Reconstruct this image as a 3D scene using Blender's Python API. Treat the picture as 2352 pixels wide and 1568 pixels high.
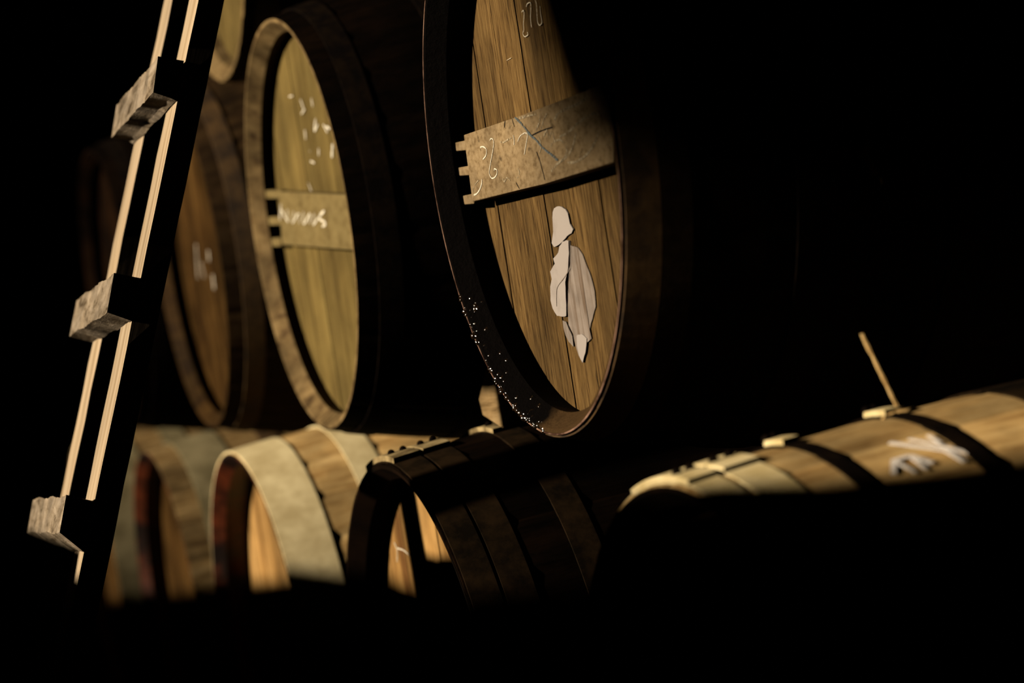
import bpy, bmesh, math, random
from mathutils import Vector, Matrix
random.seed(7)
PI = math.pi
C = bpy.context.scene
COL = C.collection
for o in list(bpy.data.objects):
    bpy.data.objects.remove(o)

# ------------------------------------------------------------------ camera
CAM = Vector((-1.2401, -3.6219, 1.3005))
YAW, PITCH, ROLL, FPX = 0.3174, -0.0195, -0.1525, 5552.5
cy_, sy_ = math.cos(YAW), math.sin(YAW)
cp_, sp_ = math.cos(PITCH), math.sin(PITCH)
FWD = Vector((sy_ * cp_, cy_ * cp_, sp_))
R0 = Vector((cy_, -sy_, 0.0))
U0 = R0.cross(FWD)
cr_, sr_ = math.cos(ROLL), math.sin(ROLL)
RGT = cr_ * R0 + sr_ * U0
UPV = -sr_ * R0 + cr_ * U0
cam_d = bpy.data.cameras.new('camera')
cam = bpy.data.objects.new('camera', cam_d)
COL.objects.link(cam)
m3 = Matrix((RGT, UPV, -FWD)).transposed()
cam.matrix_world = Matrix.Translation(CAM) @ m3.to_4x4()
cam_d.sensor_width = 36.0
cam_d.lens = FPX / 2352.0 * 36.0
cam_d.clip_start = 0.05
cam_d.dof.use_dof = True
cam_d.dof.focus_distance = 4.03
cam_d.dof.aperture_fstop = 2.4
C.camera = cam

# ------------------------------------------------------------------ world, sun, exposure
w = bpy.data.worlds.new('world')
C.world = w
w.use_nodes = True
w.node_tree.nodes['Background'].inputs[0].default_value = (0.02, 0.015, 0.01, 1)
w.node_tree.nodes['Background'].inputs[1].default_value = 0.0
SUN_TO = Vector((-0.84, 0.048, 0.277)).normalized()      # direction towards the sun
sd = bpy.data.lights.new('sun', 'SUN')
sd.energy = 6.2
sd.angle = math.radians(2.0)
sd.color = (1.0, 0.835, 0.615)
sun = bpy.data.objects.new('sun', sd)
COL.objects.link(sun)
sun.rotation_euler = SUN_TO.to_track_quat('Z', 'Y').to_euler()
sun.location = (-6, 1, 5)
C.view_settings.view_transform = 'Standard'
C.view_settings.look = 'None'
C.view_settings.exposure = 0.0
C.view_settings.gamma = 1.0
C.view_settings.use_curve_mapping = False
C.cycles.diffuse_bounces = 0
C.cycles.glossy_bounces = 2


def ray(px, py):
    return FWD + (px - 1176) / FPX * RGT - (py - 784) / FPX * UPV


def hit(px, py, axis, val):
    """world point where the sight line of a pixel meets the plane axis = val"""
    d = ray(px, py)
    return CAM + d * ((val - CAM[axis]) / d[axis])


# ------------------------------------------------------------------ helpers
def obj(name, bm, mat, parent=None, smooth=False, mw=None):
    bmesh.ops.recalc_face_normals(bm, faces=bm.faces[:])
    me = bpy.data.meshes.new(name)
    bm.to_mesh(me)
    bm.free()
    if smooth:
        for p in me.polygons:
            p.use_smooth = True
    for m in (mat if isinstance(mat, (list, tuple)) else [mat]):
        me.materials.append(m)
    o = bpy.data.objects.new(name, me)
    COL.objects.link(o)
    if parent is not None:
        o.parent = parent
    return o


def tag(o, label=None, cat=None, group=None, kind=None):
    if label: o['label'] = label
    if cat: o['category'] = cat
    if group: o['group'] = group
    if kind: o['kind'] = kind
    return o


def thing(name, label, cat, loc=(0, 0, 0), group=None, rot=None):
    o = bpy.data.objects.new(name, None)
    o.empty_display_size = 0.1
    COL.objects.link(o)
    if rot is not None:
        o.matrix_world = Matrix.Translation(Vector(loc)) @ rot.to_4x4()
    else:
        o.location = loc
    return tag(o, label, cat, group)


def add_box(bm, c, s, jitter=0.0, rng=None):
    r = bmesh.ops.create_cube(bm, size=1.0)
    for v in r['verts']:
        v.co = Vector((c[0] + v.co.x * s[0], c[1] + v.co.y * s[1], c[2] + v.co.z * s[2]))
        if jitter:
            v.co += Vector((random.uniform(-1, 1), random.uniform(-1, 1), random.uniform(-1, 1))) * jitter
    return r['verts']


def bevel(bm, w=0.003, seg=2):
    bmesh.ops.bevel(bm, geom=bm.edges[:], offset=w, segments=seg, affect='EDGES', profile=0.7)


def prism(bm, pts, x0, x1, axis=0):
    """closed polygon pts (two coordinates) swept between x0 and x1 along axis"""
    def mk(a, p):
        if axis == 0: return (a, p[0], p[1])
        if axis == 1: return (p[0], a, p[1])
        return (p[0], p[1], a)
    A = [bm.verts.new(mk(x0, p)) for p in pts]
    B = [bm.verts.new(mk(x1, p)) for p in pts]
    n = len(pts)
    bm.faces.new(A)
    bm.faces.new(B[::-1])
    for i in range(n):
        bm.faces.new((A[i], A[(i + 1) % n], B[(i + 1) % n], B[i]))


def revolve(bm, prof, nseg, radfn=None, closed=True, a0=0.0, a1=2 * PI, tone=None):
    """revolve closed profile of (x, r) about the X axis; azimuth 0 is up, positive towards -Y"""
    full = abs((a1 - a0) - 2 * PI) < 1e-6
    cols = nseg if full else nseg + 1
    rings = []
    for k in range(cols):
        a = a0 + (a1 - a0) * k / nseg
        ring = []
        for (x, r) in prof:
            rr = r + (radfn(x, r, a) if radfn else 0)
            ring.append(bm.verts.new((x, -rr * math.sin(a), rr * math.cos(a))))
        rings.append(ring)
    n = len(prof)
    for k in range(nseg):
        A, B = rings[k], rings[(k + 1) % cols]
        for i in range(n):
            f = bm.faces.new((A[i], A[(i + 1) % n], B[(i + 1) % n], B[i]))
            if tone: f[tone[0]] = tone[1](k)
    if not full:
        bm.faces.new(rings[0])
        bm.faces.new(rings[-1][::-1])


# ------------------------------------------------------------------ materials
def srgb(c):
    return tuple(((v / 255.0) / 12.92 if v / 255.0 <= 0.04045 else ((v / 255.0 + 0.055) / 1.055) ** 2.4) for v in c) + (1,)


def new_mat(name):
    m = bpy.data.materials.new(name)
    m.use_nodes = True
    nt = m.node_tree
    return m, nt, nt.nodes, nt.links, nt.nodes['Principled BSDF']


def wood(name, light, mid, dark, grain=(3, 60, 60), stain=3.0, stain_amt=0.6, rough=0.75, bump=0.25,
         tone_amt=0.35, seed=0.0, stain_scale=(1, 1, 1), cracks=0.0, distort=0.4):
    m, nt, N, Lk, bs = new_mat(name)
    tc = N.new('ShaderNodeTexCoord')
    mp = N.new('ShaderNodeMapping'); mp.inputs['Scale'].default_value = grain
    mp.inputs['Location'].default_value = (seed, seed * 1.7, seed * 0.6)
    Lk.new(tc.outputs['Object'], mp.inputs['Vector'])
    n1 = N.new('ShaderNodeTexNoise'); n1.inputs['Scale'].default_value = 1.0
    n1.inputs['Detail'].default_value = 8; n1.inputs['Roughness'].default_value = 0.65
    n1.inputs['Distortion'].default_value = distort
    Lk.new(mp.outputs[0], n1.inputs['Vector'])
    mp2 = N.new('ShaderNodeMapping'); mp2.inputs['Scale'].default_value = stain_scale
    mp2.inputs['Location'].default_value = (seed * 2.1, seed, -seed)
    Lk.new(tc.outputs['Object'], mp2.inputs['Vector'])
    n2 = N.new('ShaderNodeTexNoise'); n2.inputs['Scale'].default_value = stain
    n2.inputs['Detail'].default_value = 5; n2.inputs['Roughness'].default_value = 0.6
    Lk.new(mp2.outputs[0], n2.inputs['Vector'])
    r1 = N.new('ShaderNodeValToRGB')
    e = r1.color_ramp.elements
    e[0].position = 0.34; e[0].color = dark
    e[1].position = 0.64; e[1].color = light
    mm = r1.color_ramp.elements.new(0.48); mm.color = mid
    Lk.new(n1.outputs['Fac'], r1.inputs['Fac'])
    r2 = N.new('ShaderNodeValToRGB')
    r2.color_ramp.elements[0].position = 0.38; r2.color_ramp.elements[0].color = (1 - stain_amt,) * 3 + (1,)
    r2.color_ramp.elements[1].position = 0.62; r2.color_ramp.elements[1].color = (1, 1, 1, 1)
    Lk.new(n2.outputs['Fac'], r2.inputs['Fac'])
    mx = N.new('ShaderNodeMix'); mx.data_type = 'RGBA'; mx.blend_type = 'MULTIPLY'; mx.inputs[0].default_value = 1
    Lk.new(r1.outputs[0], mx.inputs[6]); Lk.new(r2.outputs[0], mx.inputs[7])
    at = N.new('ShaderNodeAttribute'); at.attribute_name = 'tone'
    ma = N.new('ShaderNodeMath'); ma.operation = 'MULTIPLY_ADD'
    ma.inputs[1].default_value = tone_amt; ma.inputs[2].default_value = 1.0
    Lk.new(at.outputs['Fac'], ma.inputs[0])
    hs = N.new('ShaderNodeHueSaturation')
    Lk.new(mx.outputs[2], hs.inputs['Color']); Lk.new(ma.outputs[0], hs.inputs['Value'])
    last = hs.outputs[0]
    hgt = n1.outputs['Fac']
    if cracks:
        mp3 = N.new('ShaderNodeMapping'); mp3.inputs['Scale'].default_value = tuple(g * 0.45 if g > 20 else g * 0.6 for g in grain)
        mp3.inputs['Location'].default_value = (seed + 5, seed, seed + 9)
        Lk.new(tc.outputs['Object'], mp3.inputs['Vector'])
        n3 = N.new('ShaderNodeTexNoise'); n3.inputs['Scale'].default_value = 1.0; n3.inputs['Detail'].default_value = 3
        Lk.new(mp3.outputs[0], n3.inputs['Vector'])
        r3 = N.new('ShaderNodeValToRGB')
        r3.color_ramp.elements[0].position = 0.27; r3.color_ramp.elements[0].color = (1 - cracks,) * 3 + (1,)
        r3.color_ramp.elements[1].position = 0.33; r3.color_ramp.elements[1].color = (1, 1, 1, 1)
        Lk.new(n3.outputs['Fac'], r3.inputs['Fac'])
        mx3 = N.new('ShaderNodeMix'); mx3.data_type = 'RGBA'; mx3.blend_type = 'MULTIPLY'; mx3.inputs[0].default_value = 1
        Lk.new(last, mx3.inputs[6]); Lk.new(r3.outputs[0], mx3.inputs[7])
        last = mx3.outputs[2]
        mh = N.new('ShaderNodeMath'); mh.operation = 'MULTIPLY'
        Lk.new(n1.outputs['Fac'], mh.inputs[0]); Lk.new(r3.outputs[0], mh.inputs[1])
        hgt = mh.outputs[0]
    Lk.new(last, bs.inputs['Base Color'])
    bs.inputs['Roughness'].default_value = rough
    bs.inputs['Specular IOR Level'].default_value = 0.08
    bp = N.new('ShaderNodeBump'); bp.inputs['Strength'].default_value = bump; bp.inputs['Distance'].default_value = 0.004
    Lk.new(hgt, bp.inputs['Height']); Lk.new(bp.outputs[0], bs.inputs['Normal'])
    return m


def blotchy(name, c1, c2, scale=6, rough=0.6, bump=0.2, metal=0.0, spec=0.3, lo=0.4, hi=0.6, dist=0.003, seed=0):
    m, nt, N, Lk, bs = new_mat(name)
    tc = N.new('ShaderNodeTexCoord')
    n = N.new('ShaderNodeTexNoise'); n.noise_dimensions = '4D'; n.inputs['W'].default_value = seed
    n.inputs['Scale'].default_value = scale; n.inputs['Detail'].default_value = 7
    n.inputs['Roughness'].default_value = 0.65
    Lk.new(tc.outputs['Object'], n.inputs['Vector'])
    r = N.new('ShaderNodeValToRGB')
    r.color_ramp.elements[0].position = lo; r.color_ramp.elements[0].color = c1
    r.color_ramp.elements[1].position = hi; r.color_ramp.elements[1].color = c2
    Lk.new(n.outputs['Fac'], r.inputs['Fac']); Lk.new(r.outputs[0], bs.inputs['Base Color'])
    bs.inputs['Roughness'].default_value = rough
    bs.inputs['Metallic'].default_value = metal
    bs.inputs['Specular IOR Level'].default_value = spec
    bp = N.new('ShaderNodeBump'); bp.inputs['Strength'].default_value = bump; bp.inputs['Distance'].default_value = dist
    Lk.new(n.outputs['Fac'], bp.inputs['Height']); Lk.new(bp.outputs[0], bs.inputs['Normal'])
    return m


def chalk_mat(name, col, density=0.5, scale=220):
    """dusty chalk: broken coverage over the wood"""
    m, nt, N, Lk, bs = new_mat(name)
    bs.inputs['Base Color'].default_value = col
    bs.inputs['Roughness'].default_value = 0.95
    tr = N.new('ShaderNodeBsdfTransparent')
    tc = N.new('ShaderNodeTexCoord')
    n = N.new('ShaderNodeTexNoise'); n.inputs['Scale'].default_value = scale; n.inputs['Detail'].default_value = 3
    Lk.new(tc.outputs['Object'], n.inputs['Vector'])
    r = N.new('ShaderNodeValToRGB')
    r.color_ramp.elements[0].position = 0.62 - density * 0.4; r.color_ramp.elements[1].position = 0.78 - density * 0.4
    Lk.new(n.outputs['Fac'], r.inputs['Fac'])
    mx = N.new('ShaderNodeMixShader')
    Lk.new(r.outputs[0], mx.inputs[0]); Lk.new(tr.outputs[0], mx.inputs[1]); Lk.new(bs.outputs[0], mx.inputs[2])
    Lk.new(mx.outputs[0], N['Material Output'].inputs['Surface'])
    return m


M = {}
M['head'] = wood('aged_oak_head', (0.27, 0.165, 0.058, 1), (0.18, 0.104, 0.034, 1), (0.06, 0.031, 0.010, 1),
                 grain=(60, 190, 16), stain=7, stain_amt=0.55, bump=0.7, tone_amt=0.22, stain_scale=(1, 1, 0.3), cracks=0.75, distort=0.25)
M['crossbar'] = wood('weathered_oak_crossbar', (0.44, 0.32, 0.18, 1), (0.36, 0.255, 0.135, 1), (0.22, 0.145, 0.07, 1),
                     grain=(60, 60, 90), stain=9, stain_amt=0.35, bump=0.6, seed=3.1, cracks=0.5, distort=0.1)
M['head_olive'] = wood('olive_oak_head', (0.22, 0.16, 0.052, 1), (0.185, 0.13, 0.04, 1), (0.13, 0.088, 0.027, 1),
                       grain=(60, 30, 3), stain=5, stain_amt=0.35, seed=1.3)
M['crossbar_olive'] = wood('olive_crossbar', (0.27, 0.205, 0.085, 1), (0.235, 0.175, 0.07, 1), (0.17, 0.12, 0.045, 1), grain=(40, 20, 40), stain=5, stain_amt=0.2, seed=6.6)
M['head_dim'] = wood('dim_oak_head', (0.05, 0.02, 0.006, 1), (0.03, 0.012, 0.004, 1), (0.01, 0.004, 0.002, 1), grain=(60, 18, 3), stain=4, stain_amt=0.8, seed=8.8)  # heads in shade, their darkness put into the colour
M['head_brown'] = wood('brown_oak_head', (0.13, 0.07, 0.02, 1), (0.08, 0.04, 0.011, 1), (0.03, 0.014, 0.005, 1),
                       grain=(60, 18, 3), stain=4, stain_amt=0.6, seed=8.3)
M['head_amber'] = wood('amber_oak_head', (0.50, 0.30, 0.11, 1), (0.34, 0.19, 0.06, 1), (0.14, 0.065, 0.02, 1),
                       grain=(60, 16, 2), stain=5, stain_amt=0.35, seed=2.2)
M['stave'] = wood('oak_staves', (0.36, 0.25, 0.115, 1), (0.24, 0.155, 0.062, 1), (0.09, 0.05, 0.018, 1),
                  grain=(4, 40, 40), stain=6, stain_amt=0.5, seed=4.4, bump=0.5)
M['stave_pale'] = wood('pale_oak_staves', (0.80, 0.56, 0.25, 1), (0.66, 0.43, 0.17, 1), (0.38, 0.21, 0.07, 1),
                       grain=(4, 36, 36), stain=7, stain_amt=0.45, seed=6.4, bump=0.4)
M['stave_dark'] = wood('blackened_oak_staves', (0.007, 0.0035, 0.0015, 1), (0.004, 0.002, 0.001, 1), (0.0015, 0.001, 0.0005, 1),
                       grain=(4, 40, 40), stain=6, stain_amt=0.6, seed=9.4, bump=0.5)  # near-black colour stands in for shade on these cask sides
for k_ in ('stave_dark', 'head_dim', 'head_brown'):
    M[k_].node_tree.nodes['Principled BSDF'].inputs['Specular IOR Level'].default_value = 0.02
M['stave_brown'] = wood('brown_staves', (0.06, 0.034, 0.012, 1), (0.035, 0.018, 0.006, 1), (0.012, 0.006, 0.002, 1), grain=(4, 40, 40), stain=6, stain_amt=0.6, seed=3.4)
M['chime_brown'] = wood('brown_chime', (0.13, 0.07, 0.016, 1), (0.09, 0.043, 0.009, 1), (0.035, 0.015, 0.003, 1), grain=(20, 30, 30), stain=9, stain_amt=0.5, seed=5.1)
M['chime_tan'] = wood('tan_chime', (0.42, 0.29, 0.13, 1), (0.30, 0.20, 0.085, 1), (0.12, 0.07, 0.03, 1),
                      grain=(20, 30, 30), stain=9, stain_amt=0.5, seed=5.7)
M['chime_wine'] = blotchy('wine_stained_chime', (0.006, 0.002, 0.001, 1), (0.12, 0.025, 0.007, 1), scale=7, lo=0.45, hi=0.62, rough=0.5)
M['hoop_silver'] = blotchy('galvanised_hoop', (0.68, 0.55, 0.29, 1), (0.97, 0.83, 0.49, 1), scale=12, rough=0.6, bump=0.15, spec=0.4)
M['hoop_tan'] = blotchy('dusty_tan_lap', (0.10, 0.07, 0.03, 1), (0.42, 0.32, 0.16, 1), scale=12, rough=0.8, bump=0.3, spec=0.1)  # brightness of the lit ridge put into the lap colour
M['hoop_sooty'] = blotchy('sooty_hoop', (0.004, 0.0025, 0.001, 1), (0.018, 0.010, 0.004, 1), scale=16, rough=0.8, bump=0.3, spec=0.05)  # near-black colour imitates hoops lying in shade
M['hoop_grey'] = blotchy('dull_grey_hoop', (0.17, 0.14, 0.07, 1), (0.32, 0.27, 0.15, 1), scale=10, rough=0.7, bump=0.15, spec=0.2)  # galvanised hoop colour dimmed for the weaker light on the farther casks
M['hoop_yellow'] = blotchy('dull_yellowed_hoop', (0.60, 0.47, 0.22, 1), (0.82, 0.68, 0.38, 1), scale=14, rough=0.6, bump=0.15, spec=0.3)
M['hoop_black'] = blotchy('black_iron_hoop', (0.002, 0.0012, 0.001, 1), (0.007, 0.004, 0.002, 1), scale=25, rough=0.8, spec=0.03)  # black iron; shade on the upper casks is put into this colour too
M['hoop_brown'] = blotchy('rusty_brown_hoop', (0.03, 0.015, 0.005, 1), (0.12, 0.065, 0.02, 1), scale=16, rough=0.7, bump=0.3)
M['hoop_copper'] = blotchy('coppery_edge', (0.05, 0.022, 0.014, 1), (0.42, 0.25, 0.18, 1), scale=14, rough=0.4, bump=0.5, spec=0.5)  # glint of the rim edge put into a pale coppery colour
M['rivet'] = blotchy('rivet_iron', (0.10, 0.075, 0.04, 1), (0.25, 0.19, 0.1, 1), scale=40, rough=0.5)
M['ladder'] = wood('pale_pine_ladder', (0.72, 0.57, 0.40, 1), (0.60, 0.46, 0.30, 1), (0.34, 0.235, 0.13, 1),
                   grain=(45, 45, 2.2), stain=5, stain_amt=0.3, seed=2.9, bump=0.1, stain_scale=(1, 1, 0.3))
M['rung'] = wood('worn_grey_rung', (0.50, 0.41, 0.31, 1), (0.36, 0.285, 0.20, 1), (0.12, 0.085, 0.05, 1),
                 grain=(50, 12, 40), stain=16, stain_amt=0.5, seed=7.9, bump=0.7, cracks=0.8)
M['chalk'] = chalk_mat('white_chalk', (0.66, 0.60, 0.48, 1), 0.85)
M['chalk_bright'] = chalk_mat('bright_chalk', (0.95, 0.88, 0.82, 1), 0.9)
M['chime_black'] = blotchy('black_chime', (0.002, 0.0015, 0.001, 1), (0.008, 0.004, 0.002, 1), rough=0.9, spec=0.02)  # stave ends in shade, the darkness put into the colour
M['chalk_soft'] = chalk_mat('smudged_chalk', (0.38, 0.31, 0.20, 1), 0.5, 200)
M['chalk_blue'] = chalk_mat('blue_chalk', (0.10, 0.135, 0.15, 1), 0.55)
M['paper'] = blotchy('torn_white_paper', (0.33, 0.29, 0.27, 1), (0.42, 0.375, 0.35, 1), scale=14, rough=0.85, bump=0.35, lo=0.3, hi=0.5)
M['paper_thin'] = wood('thin_paper_remains', (0.36, 0.31, 0.275, 1), (0.29, 0.24, 0.205, 1), (0.17, 0.12, 0.085, 1),
                       grain=(30, 60, 5), stain=18, stain_amt=0.25, seed=4.0, rough=0.85, bump=0.3)
M['crack'] = blotchy('dark_crack', (0.004, 0.003, 0.002, 1), (0.012, 0.007, 0.004, 1), rough=1.0)
M['wedge'] = wood('pine_wedge', (0.42, 0.30, 0.15, 1), (0.33, 0.22, 0.10, 1), (0.16, 0.10, 0.04, 1), grain=(30, 5, 40), stain=8, stain_amt=0.35, seed=1.9)
M['beam'] = wood('dark_cradle_beam', (0.06, 0.035, 0.016, 1), (0.035, 0.02, 0.01, 1), (0.012, 0.007, 0.004, 1), grain=(30, 2, 30))
M['wall'] = blotchy('sooty_plaster', (0.010, 0.008, 0.006, 1), (0.03, 0.023, 0.016, 1), scale=2.5, rough=0.95)
M['floor'] = blotchy('earth_floor', (0.008, 0.006, 0.004, 1), (0.02, 0.014, 0.009, 1), scale=4, rough=0.98)


def tar_mat():
    """black tar and wine crust, wet at the surface, flaking off towards bare brown wood in patches"""
    m, nt, N, Lk, bs = new_mat('tarred_chime')
    tc = N.new('ShaderNodeTexCoord')
    n = N.new('ShaderNodeTexNoise'); n.inputs['Scale'].default_value = 45; n.inputs['Detail'].default_value = 9
    n.inputs['Roughness'].default_value = 0.7
    Lk.new(tc.outputs['Object'], n.inputs['Vector'])
    n2 = N.new('ShaderNodeTexNoise'); n2.inputs['Scale'].default_value = 9; n2.inputs['Detail'].default_value = 5
    Lk.new(tc.outputs['Object'], n2.inputs['Vector'])
    # brown takes over from black towards the near side, edge broken by noise
    sx = N.new('ShaderNodeSeparateXYZ'); Lk.new(tc.outputs['Object'], sx.inputs[0])
    ma = N.new('ShaderNodeMath'); ma.operation = 'MULTIPLY_ADD'; ma.inputs[1].default_value = -3.0; ma.inputs[2].default_value = -0.12
    Lk.new(sx.outputs['Y'], ma.inputs[0])
    ad = N.new('ShaderNodeMath'); ad.operation = 'ADD'
    Lk.new(ma.outputs[0], ad.inputs[0]); Lk.new(n2.outputs['Fac'], ad.inputs[1])
    r = N.new('ShaderNodeValToRGB')
    r.color_ramp.elements[0].position = 0.10; r.color_ramp.elements[0].color = (0.0018, 0.0012, 0.001, 1)
    r.color_ramp.elements[1].position = 0.26; r.color_ramp.elements[1].color = (0.075, 0.043, 0.018, 1)
    Lk.new(ad.outputs[0], r.inputs['Fac']); Lk.new(r.outputs[0], bs.inputs['Base Color'])
    bs.inputs['Roughness'].default_value = 0.8
    bs.inputs['Specular IOR Level'].default_value = 0.03
    bp = N.new('ShaderNodeBump'); bp.inputs['Strength'].default_value = 1.0; bp.inputs['Distance'].default_value = 0.012
    Lk.new(n.outputs['Fac'], bp.inputs['Height']); Lk.new(bp.outputs[0], bs.inputs['Normal'])
    return m


M['tar'] = tar_mat()
M['wet_tar'] = blotchy('wet_tar', (0.004, 0.003, 0.002, 1), (0.02, 0.01, 0.005, 1), scale=60, rough=0.10, bump=0.4, spec=1.0)
M['wet_tar'].node_tree.nodes['Principled BSDF'].inputs['IOR'].default_value = 1.9

# ------------------------------------------------------------------ setting
FLOOR_Z = -0.16
bm = bmesh.new(); add_box(bm, (0.0, 3.5, FLOOR_Z - 0.05), (13.4, 17.2, 0.1)); tag(obj('floor', bm, M['floor']), kind='structure')
bm = bmesh.new(); add_box(bm, (0.0, 3.5, 5.05), (13.4, 17.2, 0.1)); tag(obj('ceiling', bm, M['wall']), kind='structure')
bm = bmesh.new(); add_box(bm, (0.0, 12.05, 2.42), (13.0, 0.1, 5.16)); tag(obj('wall_back', bm, M['wall']), kind='structure')
bm = bmesh.new(); add_box(bm, (0.0, -5.05, 2.42), (13.0, 0.1, 5.16)); tag(obj('wall_front', bm, M['wall']), kind='structure')
bm = bmesh.new(); add_box(bm, (6.55, 3.5, 2.42), (0.1, 17.2, 5.16)); tag(obj('wall_right', bm, M['wall']), kind='structure')

# unseen left wall with a sun opening, outline shaped to trim the light
WX = -6.5
OPEN = [(-0.87, 1.5), (9.6, 1.5), (9.6, 2.9), (6.7, 3.3), (5.7, 4.45), (1.23, 4.45), (0.66, 4.25), (0.5, 4.05), (0.415, 3.88), (0.37, 3.765), (0.3, 3.67), (0.2, 3.605), (0.06, 3.595), (-0.04, 3.645), (-0.21, 3.545), (-0.87, 3.4)]   # (y, z)


def wall_with_hole(name, x0, x1, outer, hole, mat):
    bm = bmesh.new()
    n = len(hole)
    ctr = Vector((sum(p[0] for p in hole) / n, sum(p[1] for p in hole) / n))
    (ya, yb), (za, zb) = outer

    def out(p):
        d = Vector(p) - ctr
        t = []
        if d.x > 1e-9: t.append((yb - ctr.x) / d.x)
        if d.x < -1e-9: t.append((ya - ctr.x) / d.x)
        if d.y > 1e-9: t.append((zb - ctr.y) / d.y)
        if d.y < -1e-9: t.append((za - ctr.y) / d.y)
        t = min(t)
        return (ctr.x + d.x * t, ctr.y + d.y * t)
    dirs = [(p, out(p)) for p in hole]
    # add the outer corners as extra spokes
    import math as _m
    corners = [(ya, za), (yb, za), (yb, zb), (ya, zb)]
    spokes = [( _m.atan2(h[1] - ctr.y, h[0] - ctr.x), h, o_) for h, o_ in dirs]
    for c in corners:
        a = _m.atan2(c[1] - ctr.y, c[0] - ctr.x)
        d = Vector((_m.cos(a), _m.sin(a)))
        best = None
        for i in range(n):
            p, q = Vector(hole[i]), Vector(hole[(i + 1) % n])
            e = q - p
            den = d.x * e.y - d.y * e.x
            if abs(den) < 1e-9: continue
            w_ = p - ctr
            t = (w_.x * e.y - w_.y * e.x) / den
            s = (w_.x * d.y - w_.y * d.x) / den
            if t > 0 and -1e-6 <= s <= 1 + 1e-6 and (best is None or t < best): best = t
        spokes.append((a, (ctr.x + d.x * best, ctr.y + d.y * best), c))
    spokes.sort()
    V = []
    for a, h, o_ in spokes:
        V.append([bm.verts.new((x0, h[0], h[1])), bm.verts.new((x0, o_[0], o_[1])),
                  bm.verts.new((x1, h[0], h[1])), bm.verts.new((x1, o_[0], o_[1]))])
    k = len(V)
    for i in range(k):
        A, B = V[i], V[(i + 1) % k]
        bm.faces.new((A[0], A[1], B[1], B[0]))
        bm.faces.new((A[2], B[2], B[3], A[3]))
        bm.faces.new((A[0], B[0], B[2], A[2]))
        bm.faces.new((A[1], A[3], B[3], B[1]))
    return tag(obj(name, bm, mat), kind='structure')


wall_with_hole('wall_left', WX, WX - 0.1, ((-5.1, 12.1), (FLOOR_Z, 5.0)), OPEN, M['wall'])


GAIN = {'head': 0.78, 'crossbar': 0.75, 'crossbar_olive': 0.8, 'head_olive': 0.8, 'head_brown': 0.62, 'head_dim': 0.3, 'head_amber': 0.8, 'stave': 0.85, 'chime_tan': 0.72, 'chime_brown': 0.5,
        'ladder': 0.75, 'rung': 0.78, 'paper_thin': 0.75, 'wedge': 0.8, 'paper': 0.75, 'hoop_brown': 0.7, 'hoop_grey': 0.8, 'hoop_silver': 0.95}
for k_, g_ in GAIN.items():
    nt_ = M[k_].node_tree
    mth = [n for n in nt_.nodes if n.type == 'MATH' and n.operation == 'MULTIPLY_ADD']
    if mth:
        mth[0].inputs[1].default_value *= g_; mth[0].inputs[2].default_value = g_
    else:
        for n in nt_.nodes:
            if n.type == 'VALTORGB':
                for e_ in n.color_ramp.elements: e_.color = tuple(c_ * g_ for c_ in e_.color[:3]) + (1,)

# added out-of-view partition, top edge shaped to cut off the low sunlight
bm = bmesh.new()
prism(bm, [(-5.0, FLOOR_Z), (-5.0, 4.99), (-0.48, 4.99), (-0.48, 1.90), (-0.58, 1.86), (-0.82, 1.83), (-0.84, 1.59), (-0.80, 1.525), (-0.67, 1.485), (-0.27, 1.46), (0.33, 1.38), (0.42, 1.20), (0.545, 1.20), (0.565, 1.25), (1.13, 1.26),
           (1.28, 1.27), (1.63, 1.25), (2.43, 1.175), (3.93, 1.04), (8.0, 0.67), (12.0, 0.4), (12.0, FLOOR_Z)], -1.62, -1.50, 0)
tag(obj('wall_inner', bm, M['wall']), kind='structure')

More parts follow.
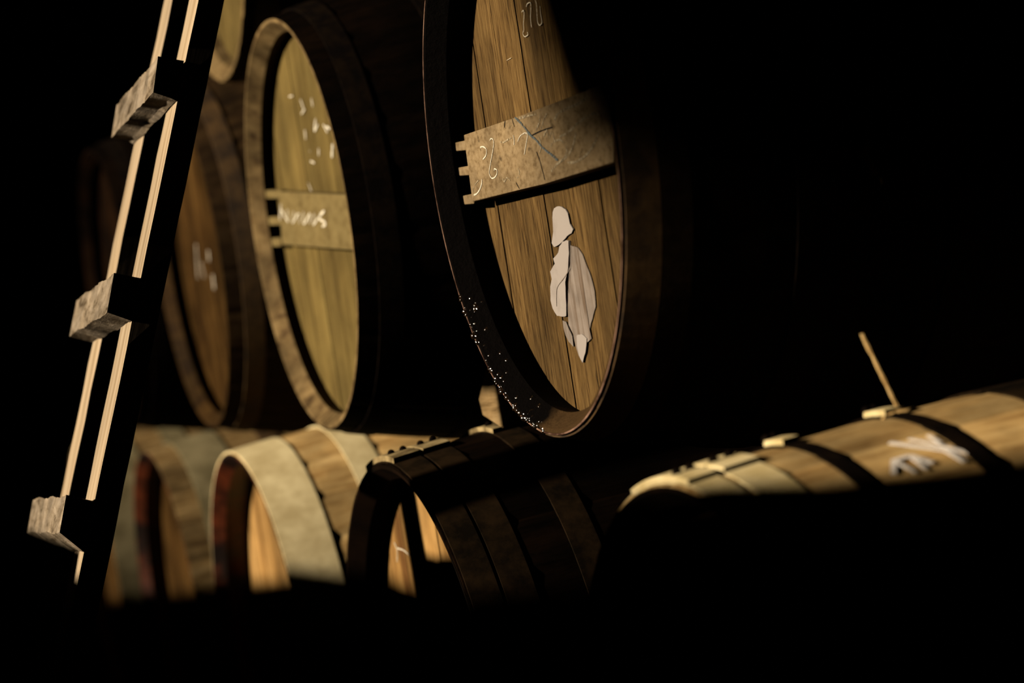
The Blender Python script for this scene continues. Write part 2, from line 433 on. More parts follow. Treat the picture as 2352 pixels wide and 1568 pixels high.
# ------------------------------------------------------------------ casks
def barrel(name, label, cat, x, y, zc, R=0.45, b=0.06, L=1.4, h=0.075, body='stave', head='head', chime='chime_tan',
           hoops=(), group=None, rivet_az=None, seed=1, boards=None, bev=0.03):
    rng = random.Random(seed)
    RB = R + b
    t = thing(name, label, cat, (x, y, zc - RB), group)

    def ro(q):
        return R + b * (1 - ((q - L / 2) / (L / 2)) ** 2)
    # body of staves
    bm = bmesh.new()
    tone = bm.faces.layers.float.new('tone')
    nst, per = 26, 6
    tones = [rng.uniform(-1, 1) for _ in range(nst)]
    lift = [rng.uniform(-0.0012, 0.0012) for _ in range(nst)]

    def rad(q, r, a):
        if r < ro(q) - 0.004:
            return 0.0
        k = a / (2 * PI) * nst
        i = int(k + 1e-6) % nst
        f = k - int(k + 1e-6)
        return (-0.003 if (f < 0.01 or f > 0.99) else lift[i])
    xs = [0, 0.02, 0.06, 0.12, 0.2, 0.3, 0.45, 0.6, L / 2, L - 0.6, L - 0.45, L - 0.3, L - 0.2, L - 0.1, L]
    xs = sorted(set(round(v, 4) for v in xs))
    prof = [(q, ro(q)) for q in xs]
    prof += [(L, R - 0.008), (L - bev, R - 0.03), (L - h - 0.03, ro(h + 0.03) - 0.036)]
    prof += [(q, ro(q) - 0.036) for q in (L - 0.4, L / 2, 0.4)]
    prof += [(h + 0.03, ro(h + 0.03) - 0.036), (bev, R - 0.03), (0, R - 0.008)]
    revolve(bm, prof, nst * per, rad, tone=(tone, lambda k: tones[k // per]))
    ob = obj('body', bm, M[body], t)
    ob.location = (0, 0, RB)
    # chime: the bevelled inside of the stave ends in front of the head
    bm = bmesh.new()
    tone = bm.faces.layers.float.new('tone')
    prof = [(-0.001, R - 0.003), (-0.001, R - 0.010), (bev, R - 0.032), (h + 0.004, ro(h) - 0.038), (h + 0.004, ro(h) - 0.030), (bev, R - 0.026)]
    revolve(bm, prof, nst * per, None, tone=(tone, lambda k: tones[k // per] * 0.3))
    oc = obj('chime', bm, M[chime], t); oc.location = (0, 0, RB)
    # heads of straight boards, front and back
    rh = ro(h) - 0.033
    for side in (0, 1):
        bm = bmesh.new()
        tone = bm.faces.layers.float.new('tone')
        ys = boards or [-0.46, -0.28, -0.157, -0.021, 0.101, 0.225, 0.345, 0.46]
        g = 0.0019
        for i in range(len(ys) - 1):
            a, c = max(ys[i] + g, -rh + 1e-3), min(ys[i + 1] - g, rh - 1e-3)
            if c <= a: continue
            n = 10
            lo, up = [], []
            for k in range(n + 1):
                yy = a + (c - a) * k / n
                zz = math.sqrt(max(rh * rh - yy * yy, 1e-6))
                up.append((yy, zz)); lo.append((yy, -zz))
            d = rng.uniform(-0.0005, 0.0005)
            xa, xb = (h + d, h + 0.028) if side == 0 else (L - h - 0.028, L - h)
            nf = len(bm.faces)
            prism(bm, lo + up[::-1], xa, xb, 0)
            tv = rng.uniform(-1, 1)
            bm.faces.ensure_lookup_table()
            for f in bm.faces[nf:]: f[tone] = tv
        oh = obj('head', bm, M[head], t); oh.location = (0, 0, RB)
        if side == 0: front = oh
    # hoops
    for (x0, x1, mt, *lap) in hoops:
        for mirror in (0, 1):
            bm = bmesh.new()
            n = 4
            xs2 = [x0 + (x1 - x0) * k / n for k in range(n + 1)]
            if mirror: xs2 = [L - q for q in xs2][::-1]
            prof = [(q, ro(q) + 0.0035) for q in xs2] + [(q, ro(q) - 0.0005) for q in xs2[::-1]]
            revolve(bm, prof, 120)
            o = obj('hoop', bm, M[mt], t, smooth=False); o.location = (0, 0, RB)
            for p in o.data.polygons: p.use_smooth = False
            if lap and not mirror:
                # riveted lap of the hoop ends, seam running along the cask
                az = lap[0]
                bm = bmesh.new()
                up_ = lap[1] if len(lap) > 1 else 0.009
                lo_ = 0.0030
                prof = [(q, ro(q) + up_) for q in xs2] + [(q, ro(q) + lo_) for q in xs2[::-1]]
                revolve(bm, prof, 10, a0=az - (lap[2] if len(lap) > 2 else 0.42), a1=az)
                lp = obj('lap', bm, M[{'hoop_sooty': 'hoop_tan', 'hoop_black': 'hoop_yellow'}.get(mt, mt)], o)
                for fx in (0.27, 0.73):
                    az2 = az - 0.12
                    bm = bmesh.new()
                    xm = x0 + (x1 - x0) * fx
                    bmesh.ops.create_uvsphere(bm, u_segments=12, v_segments=8, radius=0.0075)
                    r = ro(xm) + up_
                    for v in bm.verts:
                        v.co.rotate(Matrix.Rotation(az2, 3, 'X'))
                        v.co += Vector((xm, -r * math.sin(az2), r * math.cos(az2)))
                    obj('rivet', bm, M['hoop_black'], o, smooth=True)
    return t, front


def local_in(parent, part):
    return parent.location + part.location


def stroke(bm, pts, width, x, thick=0.0003, smooth=True):
    """ribbon along (y, z) points on the plane x, given real thickness; pts in local coordinates of the parent"""
    P_ = [Vector(p) for p in pts]
    if len(P_) > 2 and smooth:                     # Catmull-Rom through the points
        Q = []
        for i in range(len(P_) - 1):
            a, b_, c_, d_ = P_[max(i - 1, 0)], P_[i], P_[i + 1], P_[min(i + 2, len(P_) - 1)]
            for k in range(5):
                t_ = k / 5
                Q.append(0.5 * ((2 * b_) + (c_ - a) * t_ + (2 * a - 5 * b_ + 4 * c_ - d_) * t_ ** 2 + (3 * b_ - a - 3 * c_ + d_) * t_ ** 3))
        P_ = Q + [P_[-1]]
    out = []
    for i in range(len(P_) - 1):
        n = max(1, int((P_[i + 1] - P_[i]).length / 0.006))
        for k in range(n): out.append(P_[i].lerp(P_[i + 1], k / n))
    out.append(P_[-1])
    L_, R_ = [], []
    for i, p in enumerate(out):
        a = out[max(i - 1, 0)]; c = out[min(i + 1, len(out) - 1)]
        d = (c - a)
        if d.length < 1e-9: d = Vector((1, 0))
        d.normalize()
        nrm = Vector((-d.y, d.x)) * width * 0.5 * random.uniform(0.75, 1.2) * (0.5 if i in (0, len(out) - 1) else 1)
        L_.append(p + nrm); R_.append(p - nrm)
    for i in range(len(out) - 1):
        q = [L_[i], L_[i + 1], R_[i + 1], R_[i]]
        vf = [bm.verts.new((x - thick, v.x, v.y)) for v in q]
        vb = [bm.verts.new((x, v.x, v.y)) for v in q]
        bm.faces.new(vf)
        bm.faces.new(vb[::-1])
        for k in range(4):
            bm.faces.new((vf[k], vb[k], vb[(k + 1) % 4], vf[(k + 1) % 4]))


def px_yz(pts, xw, base):
    """pixel outline of a mark on a plane x = xw, as (y, z) in the frame of base (a world position)"""
    r = []
    for (a, b_) in pts:
        q = hit(a, b_, 0, xw)
        r.append((q.y - base.y, q.z - base.z))
    return r


UP, LO = 'large upper casks on the second tier', 'lower casks on the first tier'
ZA, ZL = 1.5183, 0.5251
RL = 0.50
DY = 1.4171
# --- A: the near upper cask
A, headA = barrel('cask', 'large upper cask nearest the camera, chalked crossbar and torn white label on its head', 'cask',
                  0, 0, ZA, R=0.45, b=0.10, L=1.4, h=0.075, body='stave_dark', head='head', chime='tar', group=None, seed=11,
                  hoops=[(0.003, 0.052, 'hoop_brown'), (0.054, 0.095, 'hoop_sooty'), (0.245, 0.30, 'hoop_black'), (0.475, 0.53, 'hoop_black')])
bm = bmesh.new()
revolve(bm, [(-0.0022, 0.4495), (-0.0022, 0.4473), (-0.0012, 0.4473), (-0.0012, 0.4495)], 156)
rb_ = obj('rim_band', bm, None or M['hoop_copper'], A); rb_.location = (0, 0, 0.55)
rb_['label'] = 'thin coppery edge of the rim'
rng_ = random.Random(5)
bm = bmesh.new()
for k in range(300):
    u = rng_.random()
    a = -math.radians(118 + 55 * u)                      # azimuth of the low far side of the rim
    dpt = abs(rng_.gauss(0, 0.012)) if rng_.random() < 0.75 else rng_.uniform(0, 0.05)
    xx = dpt * 0.9
    r = (0.4485 - 0.72 * min(dpt, 0.03)) - 0.001 + (0.5 * max(dpt - 0.03, 0))
    rad_ = rng_.uniform(0.0012, 0.0058)
    c0 = Vector((xx, -r * math.sin(a), r * math.cos(a)))
    n0 = len(bm.verts)
    bmesh.ops.create_icosphere(bm, subdivisions=1, radius=rad_)
    bm.verts.ensure_lookup_table()
    for v in bm.verts[n0:]:
        v.co = Vector((v.co.x * rng_.uniform(0.8, 2.2), v.co.y * rng_.uniform(0.8, 1.6), v.co.z * rng_.uniform(0.8, 1.6))) + c0
td = obj('tar_drops', bm, M['wet_tar'], A, smooth=True); td.location = (0, 0, 0.55)
td['kind'] = 'stuff'; td['label'] = 'wet glistening black tar drops'
# --- B and C behind it
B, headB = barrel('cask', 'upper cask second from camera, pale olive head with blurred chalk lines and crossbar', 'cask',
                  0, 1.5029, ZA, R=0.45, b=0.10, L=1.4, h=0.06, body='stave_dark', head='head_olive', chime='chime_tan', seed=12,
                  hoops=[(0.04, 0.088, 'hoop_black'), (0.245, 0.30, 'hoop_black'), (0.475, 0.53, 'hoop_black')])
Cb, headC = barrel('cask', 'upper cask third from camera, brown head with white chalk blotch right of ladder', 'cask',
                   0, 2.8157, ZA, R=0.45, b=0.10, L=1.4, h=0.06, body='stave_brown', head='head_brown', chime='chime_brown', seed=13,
                   hoops=[(0.04, 0.088, 'hoop_brown'), (0.245, 0.30, 'hoop_brown'), (0.475, 0.53, 'hoop_black')])  # browns darkened in place of light falling off with distance
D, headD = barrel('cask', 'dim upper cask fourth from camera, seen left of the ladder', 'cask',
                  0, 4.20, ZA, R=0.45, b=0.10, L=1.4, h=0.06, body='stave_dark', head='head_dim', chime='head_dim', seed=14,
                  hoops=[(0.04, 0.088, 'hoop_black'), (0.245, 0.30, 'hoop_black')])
# --- third tier, far back: only the foot of its head shows beside the ladder top
T, headT = barrel('cask', 'tan cask of the top tier, cut by the photo top beside the ladder', 'cask',
                  0.06, 2.26, 2.35, R=0.42, b=0.03, L=1.4, h=0.06, body='stave', head='head_olive', chime='chime_tan', seed=15,
                  hoops=[(0.03, 0.085, 'hoop_brown')])
# --- lower tier
LY = 0.7203
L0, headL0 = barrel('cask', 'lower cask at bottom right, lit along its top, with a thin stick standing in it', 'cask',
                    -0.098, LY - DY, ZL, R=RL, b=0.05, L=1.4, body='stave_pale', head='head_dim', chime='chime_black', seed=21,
                    hoops=[(0.004, 0.045, 'hoop_yellow', 0.12, 0.010), (0.055, 0.105, 'hoop_yellow', 0.12, 0.010), (0.165, 0.188, 'hoop_black', 0.02, 0.011, 0.12), (0.318, 0.342, 'hoop_black', 0.02, 0.011, 0.12), (0.47, 0.60, 'hoop_sooty')])  # last wide dark hoop is added to imitate shade at the right end
L1, headL1 = barrel('cask', 'lower cask with black arched rim and amber head, between silver hooped cask and wedge', 'cask',
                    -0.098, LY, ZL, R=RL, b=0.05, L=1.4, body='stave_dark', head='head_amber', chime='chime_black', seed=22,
                    hoops=[(0.004, 0.055, 'hoop_sooty', 0.12, 0.014), (0.062, 0.115, 'hoop_sooty', 0.12, 0.014), (0.20, 0.25, 'hoop_sooty', 0.12, 0.012)])
L2, headL2 = barrel('cask', 'lower cask with wide silver hoops and an orange lit head', 'cask',
                    -0.098, LY + DY, ZL, R=RL, b=0.05, L=1.4, h=0.09, body='stave_pale', head='head_amber', chime='chime_wine', seed=23,
                    hoops=[(0.0, 0.115, 'hoop_silver'), (0.215, 0.285, 'hoop_silver')])
L3, headL3 = barrel('cask', 'lower cask just right of the ladder foot, brownish with one grey hoop', 'cask',
                    -0.07, LY + 2 * DY, ZL, R=RL - 0.02, b=0.05, L=1.4, h=0.08, body='stave', head='head_brown', chime='chime_wine', seed=24,
                    hoops=[(0.07, 0.20, 'hoop_grey'), (0.30, 0.36, 'hoop_brown')])
L4, headL4 = barrel('cask', 'farthest lower cask, grey hoop peeping out beside the ladder foot', 'cask',
                    -0.07, LY + 3 * DY, ZL, R=RL - 0.02, b=0.05, L=1.4, h=0.08, body='stave', head='head_brown', chime='chime_wine', seed=25,
                    hoops=[(0.0, 0.16, 'hoop_grey'), (0.26, 0.34, 'hoop_grey')])

# --- crossbar with pegs on A
XB = 0.034        # face of the crossbar
baseA = Vector((0, 0, ZA - 0.55))
bm = bmesh.new()
c = px_yz([(1065, 310), (1085, 463), (1250, 422), (1408, 373), (1408, 200), (1200, 264)], XB, baseA)
prism(bm, [c[0], c[1], c[2], c[3], (c[4][0], c[0][1] - 0.002), c[5]], XB, 0.0745, 0)
bevel(bm, 0.0012, 1)
crossA = obj('crossbar', bm, M['crossbar'], A)
for (p0, p1) in (((1043, 328), (1070, 345)), ((1047, 386), (1080, 402)), ((1061, 450), (1088, 468))):
    q = px_yz([p0, (p1[0], p0[1] - 6), p1, (p0[0] + 2, p1[1] + 2)], XB + 0.004, baseA)
    bm = bmesh.new(); prism(bm, q, XB + 0.004, XB + 0.022, 0); bevel(bm, 0.001, 1)
    obj('peg', bm, M['crossbar'], crossA)


def marks(name, parent, base, x, mat, lines, label=None, x_off=0.0):
    """each line becomes one chalk stroke; x is the world plane the pixels are traced on"""
    for (wpx, pts) in lines:
        bm = bmesh.new()
        stroke(bm, px_yz(pts, x, base), wpx / 1450.0, x - x_off)
        o = obj(name, bm, mat, parent)
        if label: o['label'] = label


def z3(pts, ox=1040, oy=180, s=5.2275):
    return [(ox + a / s, oy + b_ / s) for a, b_ in pts]


marks('chalk_stroke', crossA, baseA, XB - 0.0006, M['chalk'], [
    (3.0, z3([(445, 745), (460, 722), (485, 735), (490, 790), (478, 880), (460, 980), (440, 1090), (440, 1150), (465, 1195), (500, 1190), (528, 1150), (530, 1100), (500, 1085), (500, 1110)])),
    (3.6, z3([(330, 828), (360, 818), (395, 840), (405, 880), (395, 930), (362, 972)])),
    (4.0, z3([(350, 1210), (345, 1270), (320, 1340), (285, 1385), (250, 1400)])),
    (3.0, z3([(870, 655), (898, 670), (885, 760), (868, 860), (858, 915)])),
    (2.6, z3([(725, 680), (735, 740), (735, 800)])),
    (2.2, z3([(780, 760), (810, 690), (870, 650)])),
], 'white chalk stroke')
marks('chalk_stroke', crossA, baseA, XB - 0.0006, M['chalk_soft'], [
    (4, z3([(570, 760), (600, 770), (650, 740), (700, 715)])),
    (3, z3([(245, 1320), (270, 1270), (310, 1220)])), (3, z3([(245, 1320), (240, 1390)])),
    (5, z3([(800, 480), (900, 450), (1000, 430)])), (4, z3([(1060, 600), (1090, 500), (1130, 420)])),
    (5, z3([(1000, 620), (1040, 520), (1050, 440)])), (4, z3([(1030, 700), (1060, 800), (1040, 900)])),
    (6, z3([(1220, 500), (1260, 430), (1350, 370), (1450, 330), (1560, 270), (1640, 200)])),
    (5, z3([(1180, 820), (1210, 760), (1290, 740), (1350, 800), (1370, 880), (1330, 960), (1240, 1040), (1180, 1120)])),
    (5, z3([(1280, 700), (1380, 650), (1480, 560), (1580, 480), (1700, 420), (1755, 440)])),
    (5, z3([(1480, 640), (1450, 780), (1400, 900), (1300, 1000)])),
    (5, z3([(1760, 640), (1690, 800), (1600, 920), (1480, 1000), (1380, 1010)])),
    (4, z3([(1090, 700), (1130, 620), (1150, 720), (1190, 640), (1220, 740)])),
    (3, z3([(780, 1080), (800, 1130), (770, 1200)])), (3, z3([(600, 1200), (620, 1240), (650, 1190), (690, 1230)])),
], 'smudged pale chalk stroke')
marks('chalk_stroke', crossA, baseA, XB - 0.0012, M['chalk_blue'], [
    (6, z3([(745, 470), (800, 520), (860, 590), (935, 685), (1000, 740), (1080, 830), (1160, 900)])),
    (8, z3([(1160, 895), (1260, 980)]))], 'blue chalk stroke')
for (wd, pts) in [(3.0, [(1005, 880), (1040, 970), (1070, 1080), (1090, 1150), (1105, 1220)]), (3.0, [(620, 590), (628, 500)]),
                  (2.0, [(740, 580), (710, 480)]), (3.0, [(800, 1325), (760, 1250)]), (3.0, [(940, 690), (1060, 630), (1200, 585)])]:
    bm = bmesh.new()
    stroke(bm, px_yz(z3(pts), XB - 0.0004, baseA), wd / 1450.0, XB - 0.0004, 0.0004)
    obj('crack', bm, M['crack'], crossA)


def z4(pts):
    return [(950 + a / 2.851, b_ / 2.851) for a, b_ in pts]


HX = 0.0735
marks('chalk_stroke', headA, Vector((0, 0, ZA)), HX - 0.0008, M['chalk'], [
    (2.2, z4([(708, 80), (718, 68), (724, 90), (720, 150), (722, 195), (716, 220), (728, 240), (748, 228), (744, 210)])),
    (2.6, z4([(738, 45), (745, 25), (765, 18), (768, 60), (766, 120), (773, 180)])),
    (2.6, z4([(797, 0), (805, 30), (808, 80), (812, 140), (825, 165), (840, 145), (832, 90), (828, 40)])),
    (1.2, z4([(610, 395), (640, 378)])),
], 'chalk stroke of the number 276')


def z5(pts):
    return [(950 + a / 2.852, 500 + b_ / 2.851) for a, b_ in pts]


def sheet(parent, base, x, pts, mat, thick, label=None, name='label_remnant', curl=0.0):
    """torn piece of paper glued on the head: subdivided outline with slightly lifted edges"""
    yz = px_yz(pts, x, base)
    bm = bmesh.new()
    # small random tears along the outline
    out = []
    for i in range(len(yz)):
        a, c_ = Vector(yz[i]), Vector(yz[(i + 1) % len(yz)])
        n = max(1, int((c_ - a).length / 0.008))
        for k in range(n):
            p = a.lerp(c_, k / n)
            if k: p += Vector((random.uniform(-1, 1), random.uniform(-1, 1))) * 0.0007
            out.append(p)
    F = [bm.verts.new((x - thick, p.x, p.y)) for p in out]
    Bk = [bm.verts.new((x, p.x, p.y)) for p in out]
    bm.faces.new(F); bm.faces.new(Bk[::-1])
    k = len(out)
    for i in range(k):
        bm.faces.new((F[i], F[(i + 1) % k], Bk[(i + 1) % k], Bk[i]))
    bmesh.ops.triangulate(bm, faces=[f for f in bm.faces if len(f.verts) > 4])
    o = obj(name, bm, mat, parent)
    if label: o['label'] = label
    return o


bA = Vector((0, 0, ZA))
sheet(headA, bA, HX, z5([(915, 0), (920, 90), (910, 165), (925, 190), (950, 180), (975, 160), (1010, 120), (1040, 100), (1050, 75), (1030, 40), (1022, 0), (1016, -28), (1000, -56), (975, -72), (945, -75), (925, -62), (917, -38)]), M['paper'], 0.0016, 'white torn paper')
sheet(headA, bA, HX, z5([(1010, 145), (985, 155), (965, 185), (958, 225), (925, 265), (935, 300), (905, 350), (915, 400), (905, 450), (907, 540), (920, 590), (950, 640), (1000, 645), (1010, 640), (1010, 560), (1003, 420), (1022, 330), (1028, 230), (1025, 150)]), M['paper'], 0.0028, 'white torn paper')
sheet(headA, bA, HX, z5([(1032, 180), (1080, 195), (1110, 240), (1140, 320), (1170, 400), (1190, 480), (1197, 580), (1180, 640), (1165, 690), (1158, 740), (1170, 790), (1140, 815), (1130, 880), (1112, 950), (1085, 900), (1065, 840), (1050, 760), (1020, 700), (1014, 600), (1016, 480), (1025, 360), (1030, 260)]), M['paper_thin'], 0.0012, 'thin translucent paper')
sheet(headA, bA, HX, z5([(980, 672), (1002, 680), (1022, 730), (1045, 780), (1052, 845), (1020, 810), (1000, 770), (985, 720)]), M['paper_thin'], 0.0012, 'thin torn paper scrap')
sheet(headA, bA, HX - 0.0012, z5([(1072, 770), (1105, 760), (1138, 790), (1130, 880), (1112, 948), (1088, 900), (1075, 840)]), M['paper'], 0.0012, 'white paper tip')
for (wd, pts) in [(1.5, [(1026, 150), (1028, 230), (1022, 330), (985, 395), (945, 450), (937, 500), (938, 580)]), (1.2, [(1028, 280), (1018, 400), (1016, 490)])]:
    bm = bmesh.new()
    stroke(bm, px_yz(z5(pts), HX - 0.003, bA), wd / 1450.0, HX - 0.003, 0.0006)
    obj('label_fold', bm, M['paper_thin'], headA)

# --- crossbar, pegs and chalk on B
baseB = Vector((0, 1.5029, ZA - 0.55))
yb, zb = 1.5029, ZA - 0.55
XBB = 0.030
q = px_yz([(640, 440), (648, 562), (812, 575), (800, 448)], XBB, baseB)
bm = bmesh.new(); prism(bm, q, XBB, 0.06, 0); bevel(bm, 0.0015, 1)
crossB = obj('crossbar', bm, M['crossbar_olive'], B)
for py in (446, 507, 556):
    q = px_yz([(608, py - 8), (645, py - 9), (646, py + 9), (610, py + 9)], XBB + 0.003, baseB)
    bm = bmesh.new(); prism(bm, q, XBB + 0.003, XBB + 0.02, 0)
    obj('peg', bm, M['crossbar_olive'], crossB)
M['chalk_full'] = chalk_mat('thick_white_chalk', (0.80, 0.74, 0.60, 1), 0.95)
marks('chalk_stroke', crossB, baseB, XBB - 0.0008, M['chalk_full'], [
    (10, [(645, 468), (643, 505)]), (8, [(645, 480), (662, 510)]), (8, [(660, 480), (662, 510)]), (6, [(675, 485), (672, 512), (686, 490), (688, 514)]),
    (7, [(697, 486), (698, 514), (712, 490), (710, 514)]), (6, [(722, 490), (720, 516), (735, 492)]), (9, [(745, 484), (732, 500), (748, 512), (740, 520)]),
], 'white chalk stroke')
marks('chalk_stroke', headB, Vector((0, 1.5029, ZA)), 0.0575, M['chalk_full'], [
    (8, [(690, 228), (698, 252)]), (9, [(715, 225), (718, 245)]), (6, [(692, 262), (700, 250)]), (5, [(664, 222), (672, 220)]),
    (11, [(700, 298), (702, 320)]), (8, [(725, 272), (722, 300), (730, 285)]), (7, [(742, 285), (752, 305)]), (8, [(748, 290), (758, 296)]),
    (12, [(764, 330), (762, 362)]), (7, [(712, 345), (712, 350)]), (8, [(732, 340), (732, 358)]), (6, [(713, 370), (722, 374)]), (5, [(708, 420), (716, 440)]),
    (5, [(792, 470), (796, 520)]), (4, [(803, 545), (806, 560)]),
], 'white chalk mark')
marks('chalk_stroke', headC, Vector((0, 2.8157, ZA)), 0.0575, M['chalk'], [
    (16, [(478, 575), (480, 600)]), (18, [(488, 630), (492, 665)]), (10, [(450, 560), (455, 640)]), (8, [(462, 600), (470, 640)]),
], 'white chalk blotch')

# --- chalk on the near lower casks
marks('chalk_stroke', headL1, Vector((-0.098, LY, ZL)), -0.0245, M['chalk'], [
    (4, [(905, 1245), (912, 1262), (912, 1290)]), (4, [(910, 1258), (928, 1264), (945, 1280)])], 'white chalk tick', -0.098)


def skin_marks(name, parent, xw, yw, zw, R, b, L, lines, mat, label):
    """strokes lying on the bulging side of a cask, points given as (x along the cask, azimuth)"""
    def P3(u, a, lift):
        r = R + b * (1 - ((u - L / 2) / (L / 2)) ** 2) + lift
        return Vector((u, -r * math.sin(a), r * math.cos(a)))
    for (wd, pts) in lines:
        bm = bmesh.new()
        out = []
        for i in range(len(pts) - 1):
            for k in range(8):
                f = k / 8
                out.append((pts[i][0] * (1 - f) + pts[i + 1][0] * f, pts[i][1] * (1 - f) + pts[i + 1][1] * f))
        out.append(pts[-1])
        for i in range(len(out) - 1):
            a, c_ = out[i], out[i + 1]
            d = Vector((c_[0] - a[0], (c_[1] - a[1]) * R))
            if d.length < 1e-9: continue
            d.normalize()
            n = Vector((-d.y, d.x / R)) * wd * 0.5
            qs = [(a[0] + n.x, a[1] + n.y), (c_[0] + n.x, c_[1] + n.y), (c_[0] - n.x, c_[1] - n.y), (a[0] - n.x, a[1] - n.y)]
            vf = [bm.verts.new(P3(*p, 0.0028)) for p in qs]; vb = [bm.verts.new(P3(*p, 0.0018)) for p in qs]
            bm.faces.new(vf); bm.faces.new(vb[::-1])
            for k in range(4): bm.faces.new((vf[k], vb[k], vb[(k + 1) % 4], vf[(k + 1) % 4]))
        o = obj(name, bm, mat, parent)
        o['label'] = label


bodyL0 = [c_ for c_ in L0.children if c_.name.startswith('body')][0]
skin_marks('chalk_stroke', bodyL0, 0, 0, 0, RL, 0.05, 1.4, [
    (0.007, [(0.215, 0.42), (0.232, 0.36), (0.255, 0.36), (0.270, 0.42)]), (0.005, [(0.232, 0.36), (0.240, 0.44)]), (0.005, [(0.255, 0.36), (0.255, 0.44)]),
    (0.007, [(0.255, 0.26), (0.275, 0.32), (0.300, 0.38), (0.305, 0.45)]), (0.005, [(0.305, 0.28), (0.305, 0.34)]), (0.005, [(0.280, 0.27), (0.320, 0.42)])],
    M['chalk_bright'], 'white chalk stroke')

bodyA = [c_ for c_ in A.children if c_.name.startswith('body')][0]  # small pale tan strokes on the side of the near cask
skin_marks('wax_smear', bodyA, 0, 0, 0, 0.45, 0.10, 1.4, [
    (0.009, [(0.352, PI / 2 + 0.150), (0.345, PI / 2 + 0.185), (0.352, PI / 2 + 0.215), (0.360, PI / 2 + 0.245)]),
    (0.005, [(0.368, PI / 2 + 0.25), (0.371, PI / 2 + 0.275)])],
    M['stave_pale'], 'small tan smear on the dark side')

# --- stick standing in the bung of L0
st_b = Vector((0.347 - 0.098, LY - DY, ZL + RL + 0.05 * (1 - ((0.347 - 0.7) / 0.7) ** 2)))
st_t = hit(1980, 766, 1, LY - DY)
S = thing('wooden_stick', 'thin pale wooden stick leaning out of the lit lower right cask', 'stick', tuple(st_b))
bm = bmesh.new()
d = st_t - st_b
N_ = 14
rings = []
for k in range(N_ + 1):
    p = d * (k / N_)
    rr = 0.0034 * random.uniform(0.85, 1.2) * (0.75 if k == N_ else 1)
    rings.append([bm.verts.new(p + Vector((math.cos(a) * rr, math.sin(a) * rr, 0)) + Vector((random.uniform(-1, 1) * 0.0006, 0, 0))) for a in [i * PI / 4 for i in range(8)]])
for k in range(N_):
    for i in range(8):
        bm.faces.new((rings[k][i], rings[k][(i + 1) % 8], rings[k + 1][(i + 1) % 8], rings[k + 1][i]))
bm.faces.new(rings[0]); bm.faces.new(rings[-1][::-1])
obj('shaft', bm, M['stave_pale'], S)
bm = bmesh.new()
bmesh.ops.create_icosphere(bm, subdivisions=3, radius=1.0)
for v in bm.verts:
    k = 1 + 0.35 * math.sin(v.co.x * 7 + v.co.y * 5) * math.cos(v.co.z * 6 + v.co.y * 9)
    v.co = Vector((v.co.x * 0.026 * k, v.co.y * 0.02 * k, v.co.z * 0.008 * k))
tag(obj('bung_rag', bm, M['stave_pale'], S, smooth=True), 'crumpled cloth around the foot of the stick')

# ------------------------------------------------------------------ wedges and cradles
WEDGE = [(0.67, 1.117), (0.66, 1.085), (0.556, 1.062), (0.44, 1.10), (0.413, 1.228), (0.60, 1.172)]
bm = bmesh.new()
prism(bm, [(p[0] - 0.556, p[1] - 1.062) for p in WEDGE], 0, 0.11, 0)
bevel(bm, 0.002, 1)
wd_ = obj('wooden_wedge', bm, M['wedge'])
wd_.location = (0.088, 0.556, 1.062)
tag(wd_, 'pale wooden wedge jammed under the nearest upper cask, left of its rim', 'wedge')


# --- ladder
LD = 4.11                                      # distance of the near rail along the view axis
f0 = ray(330, 640); P0 = CAM + f0 * LD
dv = ray(-560, 1200).normalized()


def on_lad(px, py):
    v = ray(px, py)
    return CAM + v * ((P0 - CAM).dot(dv) / v.dot(dv))


e_top, e_bot = on_lad(456, 0), on_lad(170, 1380)
uv = (e_top - e_bot).normalized()
nv = uv.cross(dv).normalized()
if nv.x > 0: nv = -nv
# local axes: X = -n (away from the lit side), Y = along the rungs, Z = along the rails
RL3 = Matrix((-nv, dv, uv)).transposed()
t_floor = (FLOOR_Z + 0.003 - e_bot.z) / uv.z
Lb = e_bot + uv * (t_floor - 0.0)
LAD = thing('wooden_ladder', 'pale wooden ladder with three broad rungs leaning at the left', 'ladder', tuple(Lb), rot=RL3)
sc = LD / 3.55
RW, RT, OW = 0.0372 * sc, 0.108 * sc, 0.43 * sc
lenL = 3.5


def lad_uv(px, py):
    q = on_lad(px, py) - Lb
    return (-(q.dot(nv)), q.dot(uv))


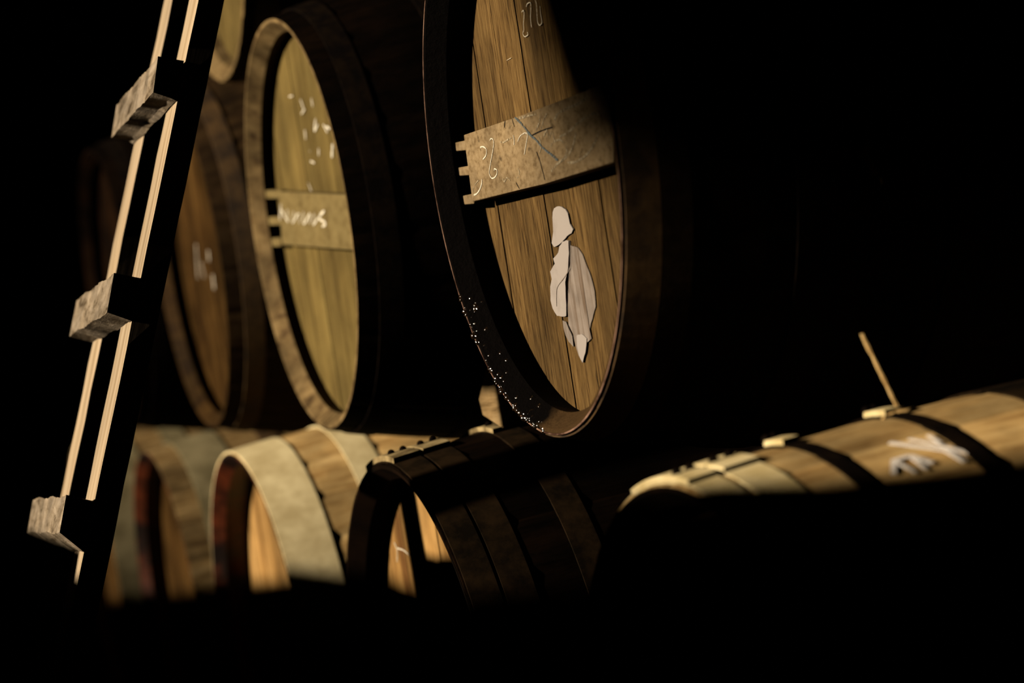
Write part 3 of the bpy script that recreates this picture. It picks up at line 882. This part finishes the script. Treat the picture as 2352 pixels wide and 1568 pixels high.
for y0 in (0.0, OW - RT):
    bm = bmesh.new()
    nz = 60
    ringsv = []
    for k in range(nz + 1):
        z = lenL * k / nz
        j = lambda: random.uniform(-1, 1) * 0.0008
        ringsv.append([bm.verts.new((j(), y0 + j(), z)), bm.verts.new((RW + j(), y0 + j(), z)),
                       bm.verts.new((RW + j(), y0 + RT + j(), z)), bm.verts.new((j(), y0 + RT + j(), z))])
    for k in range(nz):
        for i in range(4):
            bm.faces.new((ringsv[k][i], ringsv[k][(i + 1) % 4], ringsv[k + 1][(i + 1) % 4], ringsv[k + 1][i]))
    bm.faces.new(ringsv[0]); bm.faces.new(ringsv[-1][::-1])
    obj('rail', bm, M['ladder'], LAD)
rung_px = [
    [(362, 132), (422, 140), (405, 232), (392, 224), (350, 214)],
    [(262, 628), (326, 640), (303, 738), (244, 720)],
    [(151, 1139), (218, 1152), (192, 1268), (136, 1224)],
]
tilt = 0
for pts in rung_px:
    q = [lad_uv(*p) for p in pts]
    q = [(min(a, 0.001), c_) for a, c_ in q]
    bm = bmesh.new()
    ny = 34
    R_ = []
    for k in range(ny + 1):
        yy = -0.002 + (OW + 0.004) * k / ny
        R_.append([bm.verts.new((a + random.uniform(-1, 1) * 0.0009 * (a < -0.002), yy, c_ + random.uniform(-1, 1) * 0.0008 + 0.0018 * math.sin(yy * 31 + a * 90))) for a, c_ in q])
    n = len(q)
    for k in range(ny):
        for i in range(n):
            bm.faces.new((R_[k][i], R_[k][(i + 1) % n], R_[k + 1][(i + 1) % n], R_[k + 1][i]))
    bm.faces.new(R_[0]); bm.faces.new(R_[-1][::-1])
    obj('rung', bm, M['rung'], LAD)
# further rungs outside the frame
for zz in (lad_uv(170, 1380)[1] - 0.22, lad_uv(170, 1380)[1] - 0.57, lad_uv(456, 0)[1] + 0.22, lad_uv(456, 0)[1] + 0.58):
    if 0.05 < zz < lenL - 0.08:
        bm = bmesh.new(); add_box(bm, (-0.022, OW / 2, zz), (0.044, OW, 0.07)); bevel(bm, 0.003, 1)
        obj('rung', bm, M['rung'], LAD)
